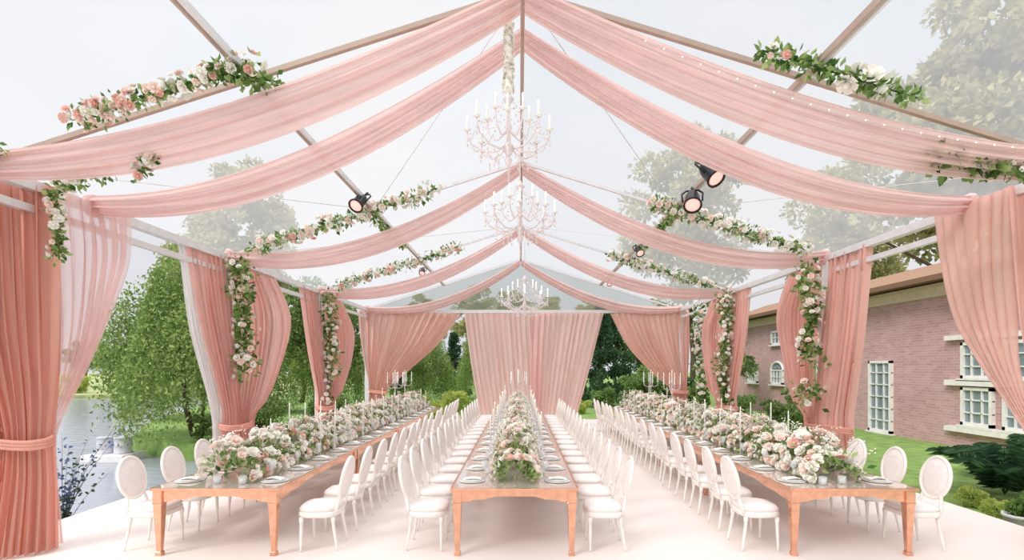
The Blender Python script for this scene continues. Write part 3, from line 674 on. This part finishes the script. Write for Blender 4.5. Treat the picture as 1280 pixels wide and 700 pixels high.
def willow(seed,h,cr_,ns,mat,label):
    g=np.random.default_rng(seed); rt=root('willow_tree',(0,0,0),label,'tree')
    b=MB(); tube_trunk(b,h,.10,8,seed); b.obj('trunk',mBark,parent=rt)
    a=g.random(ns)*6.28; q=np.sqrt(g.random(ns)); lump=.80+.14*np.sin(a*3+seed)+.1*np.sin(a*7+1)
    top=np.stack([np.cos(a)*q*cr_*lump,np.sin(a)*q*cr_*lump,h*(.35+.65*np.sqrt(np.clip(1-q*q,0,1)))*(.88+.14*np.sin(a*4+q*6))],1)
    Ps=[];Ds=[]
    L=g.uniform(.35,1.1,ns)*h*.45+.3; m=26
    for i in range(m):
        t=(i+g.random(ns))/m; P=top.copy(); P[:,2]-=t*L; P[:,0]+=np.cos(a)*t*(1-t)*.9; P[:,1]+=np.sin(a)*t*(1-t)*.9
        P+=g.normal(size=(ns,3))*.09; k_=P[:,2]>.1; Ps.append(P[k_]); Ds.append((g.normal(size=(ns,3))*.65+np.array([0,0,-.7]))[k_])
    P=np.concatenate(Ps);D=np.concatenate(Ds); V,F=leaves(P,D,.14*g.uniform(.6,1.3,len(P)),.22)
    MB().arr(V,F).obj('foliage',mat,parent=rt); return rt
W1=willow(5,6.6,3.0,1600,mWillow,'full green willow tree with drooping branches by the lake')
W1.location=(-11.2,17.6,-.35)
R1=blob_tree('deciduous_tree',6.5,2.3,5.2,45,14000,.17,mTree,'rounded green leafy tree beyond the marquee',11); R1.location=(-8.6,22.0,-.35)
T1=blob_tree('tall_tree',19,4.6,13.5,70,20000,.34,mTall,'tall sparse tree, early autumn foliage paled for haze',12,trunk=.22); T1.location=(-22,40,-.35)
K1=blob_tree('conifer_tree',6.2,1.7,5,70,9000,.16,mCon,'dark green conifer on the lawn',13,cone=True); K1.location=(4.9,31,-.35)
B1=blob_tree('garden_bush',1.5,.9,1.5,22,4200,.09,mTree,'rounded green garden bush',14,zc=.7,trunk=.04,cat='bush'); B1.location=(6.6,27,-.3); B1.scale=(1.6,1.6,1.7)
L1=blob_tree('lime_bush',1.4,.9,1.4,20,3600,.1,mLime,'yellow-green garden bush on the lawn',15,zc=.65,trunk=.04,cat='bush'); L1.location=(-3.3,26,-.3)
for x,y,s_ in ((-15.2,24.5,.85),(-10.4,27.5,.85),(-2.4,35,.78),(-5.8,30,.72)): dup(W1,(x,y,-.35),random.random()*6,s_)
for x,y,s_ in ((-6.2,26,.7),(-8.5,38,.95),(-.8,41,1),(4.2,44,.95),(10.4,26,.7),(9.6,40,.95),(-14.5,34,1.0)): dup(R1,(x,y,-.35),random.random()*6,s_)
for x,y,s_ in ((-31,52,.95),(15.5,46,1.25),(25,28,1.35),(28,44,1.1),(-12,64,.62),(-1,66,.66),(9,64,.6),(5,78,.7),(-7,80,.8)): dup(T1,(x,y,-.35),random.random()*6,s_)
for x,y,s_ in ((6.6,36,1.1),(9.3,32.5,1.0),(1.9,36,.9),(-4.9,38,.8)): dup(K1,(x,y,-.35),random.random()*6,s_)
for x,y,s_ in ((4.6,27.5,.9),(8.2,24.0,1.2),(9.0,21.4,1.0),(-7.4,19.6,1.0),(8.6,16.8,.9),(10.6,19.0,1.1),(-8.6,16.9,1.0),(6.6,22.4,.7),(3.0,30,.9),(-10.2,16.5,.6)): dup(B1,(x,y,-.3),random.random()*6,s_)
for x,y,s_ in ((-1.7,28.5,.9),(-5.0,25.0,.9),(-34,47,2.4),(-38.5,50,2.0),(-30,48.5,1.4),(-27,46,1.3),(-43,50,1.5),(7.45,8.0,.28),(8.05,7.9,.25),(7.7,8.7,.3),(-3.9,23.6,.7),(3.1,26,.6)): dup(L1,(x,y,-.55 if x<-25 else -.3),random.random()*6,s_)
for x,y,s_ in ((-48,60,.9),(-56,66,1),(-66,62,.8),(-75,72,1.1),(-42,68,.7)): dup(R1,(x,y,-.6),random.random()*6,s_)
def fern(loc,S,lab):
    rt=root('garden_fern',loc,lab,'plant','large ferns by the platform'); rr=random.Random(4); b=MB(); Ps=[];Ds=[]
    for i in range(26):
        a=rr.uniform(0,6.28); L=rr.uniform(.8,1.25)*S; up=rr.uniform(1.1,1.9); pts=[]
        for k_ in range(15):
            t=k_/14; q=L*t*(.7); z=L*(up*t-.8*up*t*t*.75)+.05; pts.append((q*math.cos(a),q*math.sin(a),z))
            if k_>1:
                for sg in (-1,1):
                    for w_ in (0,.035): Ps.append((pts[-1][0]+w_*math.cos(a),pts[-1][1]+w_*math.sin(a),pts[-1][2])); Ds.append((-math.sin(a)*sg+.5*math.cos(a),math.cos(a)*sg+.5*math.sin(a),-.25))
        b.tube(pts,.006,4)
    V,F=leaves(np.array(Ps),np.array(Ds),.26*S,.12); b.arr(V,F); b.obj('frond',[mCon],parent=rt); return rt
f1=fern((8.9,9.4,-.3),1.2,'large dark green fern beside the brick house'); dup(f1,(10.4,10.9,-.3),1,.85)
pt_=root('plant_pot',(6.95,7.1,-.3),'white stone planter with small green plant','planter')
MB().lathe([(.13,0),(.15,.02),(.19,.3),(.21,.31),(.21,.35),(.18,.35),(.17,.3)],k=20).obj('pot',mTrim,parent=pt_)
P=rng.normal(size=(200,3))*.06+np.array([0,0,.4]); V,F=leaves(P,rng.normal(size=(200,3))+np.array([0,0,.6]),.1); MB().arr(V,F).obj('foliage',mLeafA,parent=pt_)
sh=root('flowering_shrub',(-7.15,8.0,-.8),'sparse twiggy shrub with blue flowers at the water edge','shrub'); b=MB(); Ps=[];Ds=[]; rr=random.Random(9)
for i in range(34):
    a=rr.uniform(0,6.28); L=rr.uniform(.9,1.9); sp_=rr.uniform(.15,.5); pts=[(math.cos(a)*sp_*L*t*t,math.sin(a)*sp_*L*t*t,L*t) for t in np.linspace(0,1,7)]
    b.tube(pts,[.008-.001*q for q in range(7)],4)
    for k_ in range(16):
        t=rr.uniform(.35,1); Ps.append((math.cos(a)*sp_*L*t*t+rr.gauss(0,.03),math.sin(a)*sp_*L*t*t+rr.gauss(0,.03),L*t)); Ds.append((rr.gauss(0,1),rr.gauss(0,1),.4))
b.obj('branch',mBark,parent=sh); V,F=leaves(np.array(Ps),np.array(Ds),.07,.35); h=len(Ps)//2
MB().arr(V[:4*h],F[:h],0).arr(V[4*h:],F[:len(Ps)-h],1).obj('flowers',[mBlueL,mCon],parent=sh)
dk=root('floating_pontoon',(-12.6,15.9,-.8),'small white floating pontoon with round tanks on the lake','pontoon')
mTank=M('grey_tank_paint',(206,208,216),.5)
MB().box((0,0,.1),(1.3,1.0,.22)).obj('deck',mTrim,parent=dk,smooth=False,bevel=.02)
for x in (-.25,.28): MB().lathe([(.24,.21),(.26,.23),(.24,.25),(.24,.45),(.255,.47),(.24,.49),(.24,.68),(.26,.7),(.22,.72),(.05,.74)],c=(x,0,0),k=24).obj('tank',mTank,parent=dk)
# ---------------------------------------------------------------- brick house
bd=root('brick_house',(13,18,-.3),'pink brick house with white windows and brown overhanging roof','building')
def bp(b,name,mat,par=bd,**k): 
    o=b.obj(name,mat,parent=par,**k); o.location=(-13,-18,.3) if par is bd else (0,0,0); return o
bp(MB().box((16.5,21.5,2.2),(7,21,5.0)),'wall',mBrick,smooth=False)
b=MB(); vs=[(12.2,10.5,4.75),(15.6,10.5,5.95),(21,10.5,4.75),(12.2,32.5,4.75),(15.6,32.5,5.95),(21,32.5,4.75)]
b.add(vs,[(0,3,4,1),(1,4,5,2)],0); b.add([(12.2,10.5,4.7),(21,10.5,4.7),(21,32.5,4.7),(12.2,32.5,4.7)],[(0,1,2,3)],1); b.box((12.2,21.5,4.73),(.06,22,.16),1); b.add([vs[0],vs[1],vs[2]],[(0,1,2)],1)
bp(b,'roof',[mRoofT,mSoff],smooth=False)
bp(MB().box((12.95,21.5,4.42),(.16,21,.3)).box((12.9,21.5,4.6),(.3,21,.1)),'cornice',M('cream_cornice',(226,208,190),.7),smooth=False)
bp(MB().box((12.93,13.9,1.62),(.2,3.2,.16)).box((12.93,13.9,.25),(.2,3.2,.14)).box((12.93,13.9,2.95),(.2,3.2,.14)),'stone_band',mTrim,smooth=False)
def window(y,z0,z1,wd,nx,nz,arch=False,nm='window'):
    wroot=bpy.data.objects.new(nm,None); COL.objects.link(wroot); wroot.parent=bd; wroot.location=(-.02,y-18,z0+.3); wroot.empty_display_size=.1
    H=z1-z0; b=MB(); fw=.09
    b.box((-.03,-wd/2+fw/2,H/2),(.12,fw,H)).box((-.03,wd/2-fw/2,H/2),(.12,fw,H)).box((-.03,0,fw/2),(.12,wd,fw))
    if arch:
        b.tube([(-.03,wd/2*math.cos(a),H+wd/2*math.sin(a)*.7) for a in np.linspace(0,pi,14)],.06,6)
        for a in (pi/4,pi/2,3*pi/4): b.box((-.03,wd/4*math.cos(a),H+wd/4*math.sin(a)*.7),(.05,.03,.03))
        b.box((-.03,0,H),(.08,wd,.06))
    else: b.box((-.03,0,H-fw/2),(.12,wd,fw))
    for i in range(1,nx): b.box((-.03,-wd/2+wd*i/nx,H/2),(.07,.035,H))
    for i in range(1,nz): b.box((-.03,0,H*i/nz),(.07,wd,.035))
    b.box((-.05,0,-.04),(.2,wd+.16,.07))
    b.obj('frame',mTrim,parent=wroot,smooth=False)
    g_=MB().box((0,0,H/2),(.03,wd-.05,H-.02))
    if arch: g_.add([(-.015,wd/2*math.cos(a),H+wd/2*math.sin(a)*.7) for a in np.linspace(0,pi,14)],[tuple(range(14))])
    g_.obj('pane',mPane,parent=wroot,smooth=False)
window(13.2,1.75,2.8,1.0,3,3); window(14.5,1.75,2.8,1.0,3,3); window(13.2,.4,1.5,1.0,3,3); window(14.5,.4,1.5,1.0,3,3)
window(18.4,-.25,2.3,1.15,3,6,nm='door'); window(25.8,1.2,1.9,1.2,4,2,arch=True); window(22.5,1.0,2.2,1.1,3,3); window(25.8,3.2,3.9,1.1,3,2); window(28.5,1.2,1.9,1.2,4,2,arch=True); window(21,3.0,3.9,1.1,3,2)
print('done')
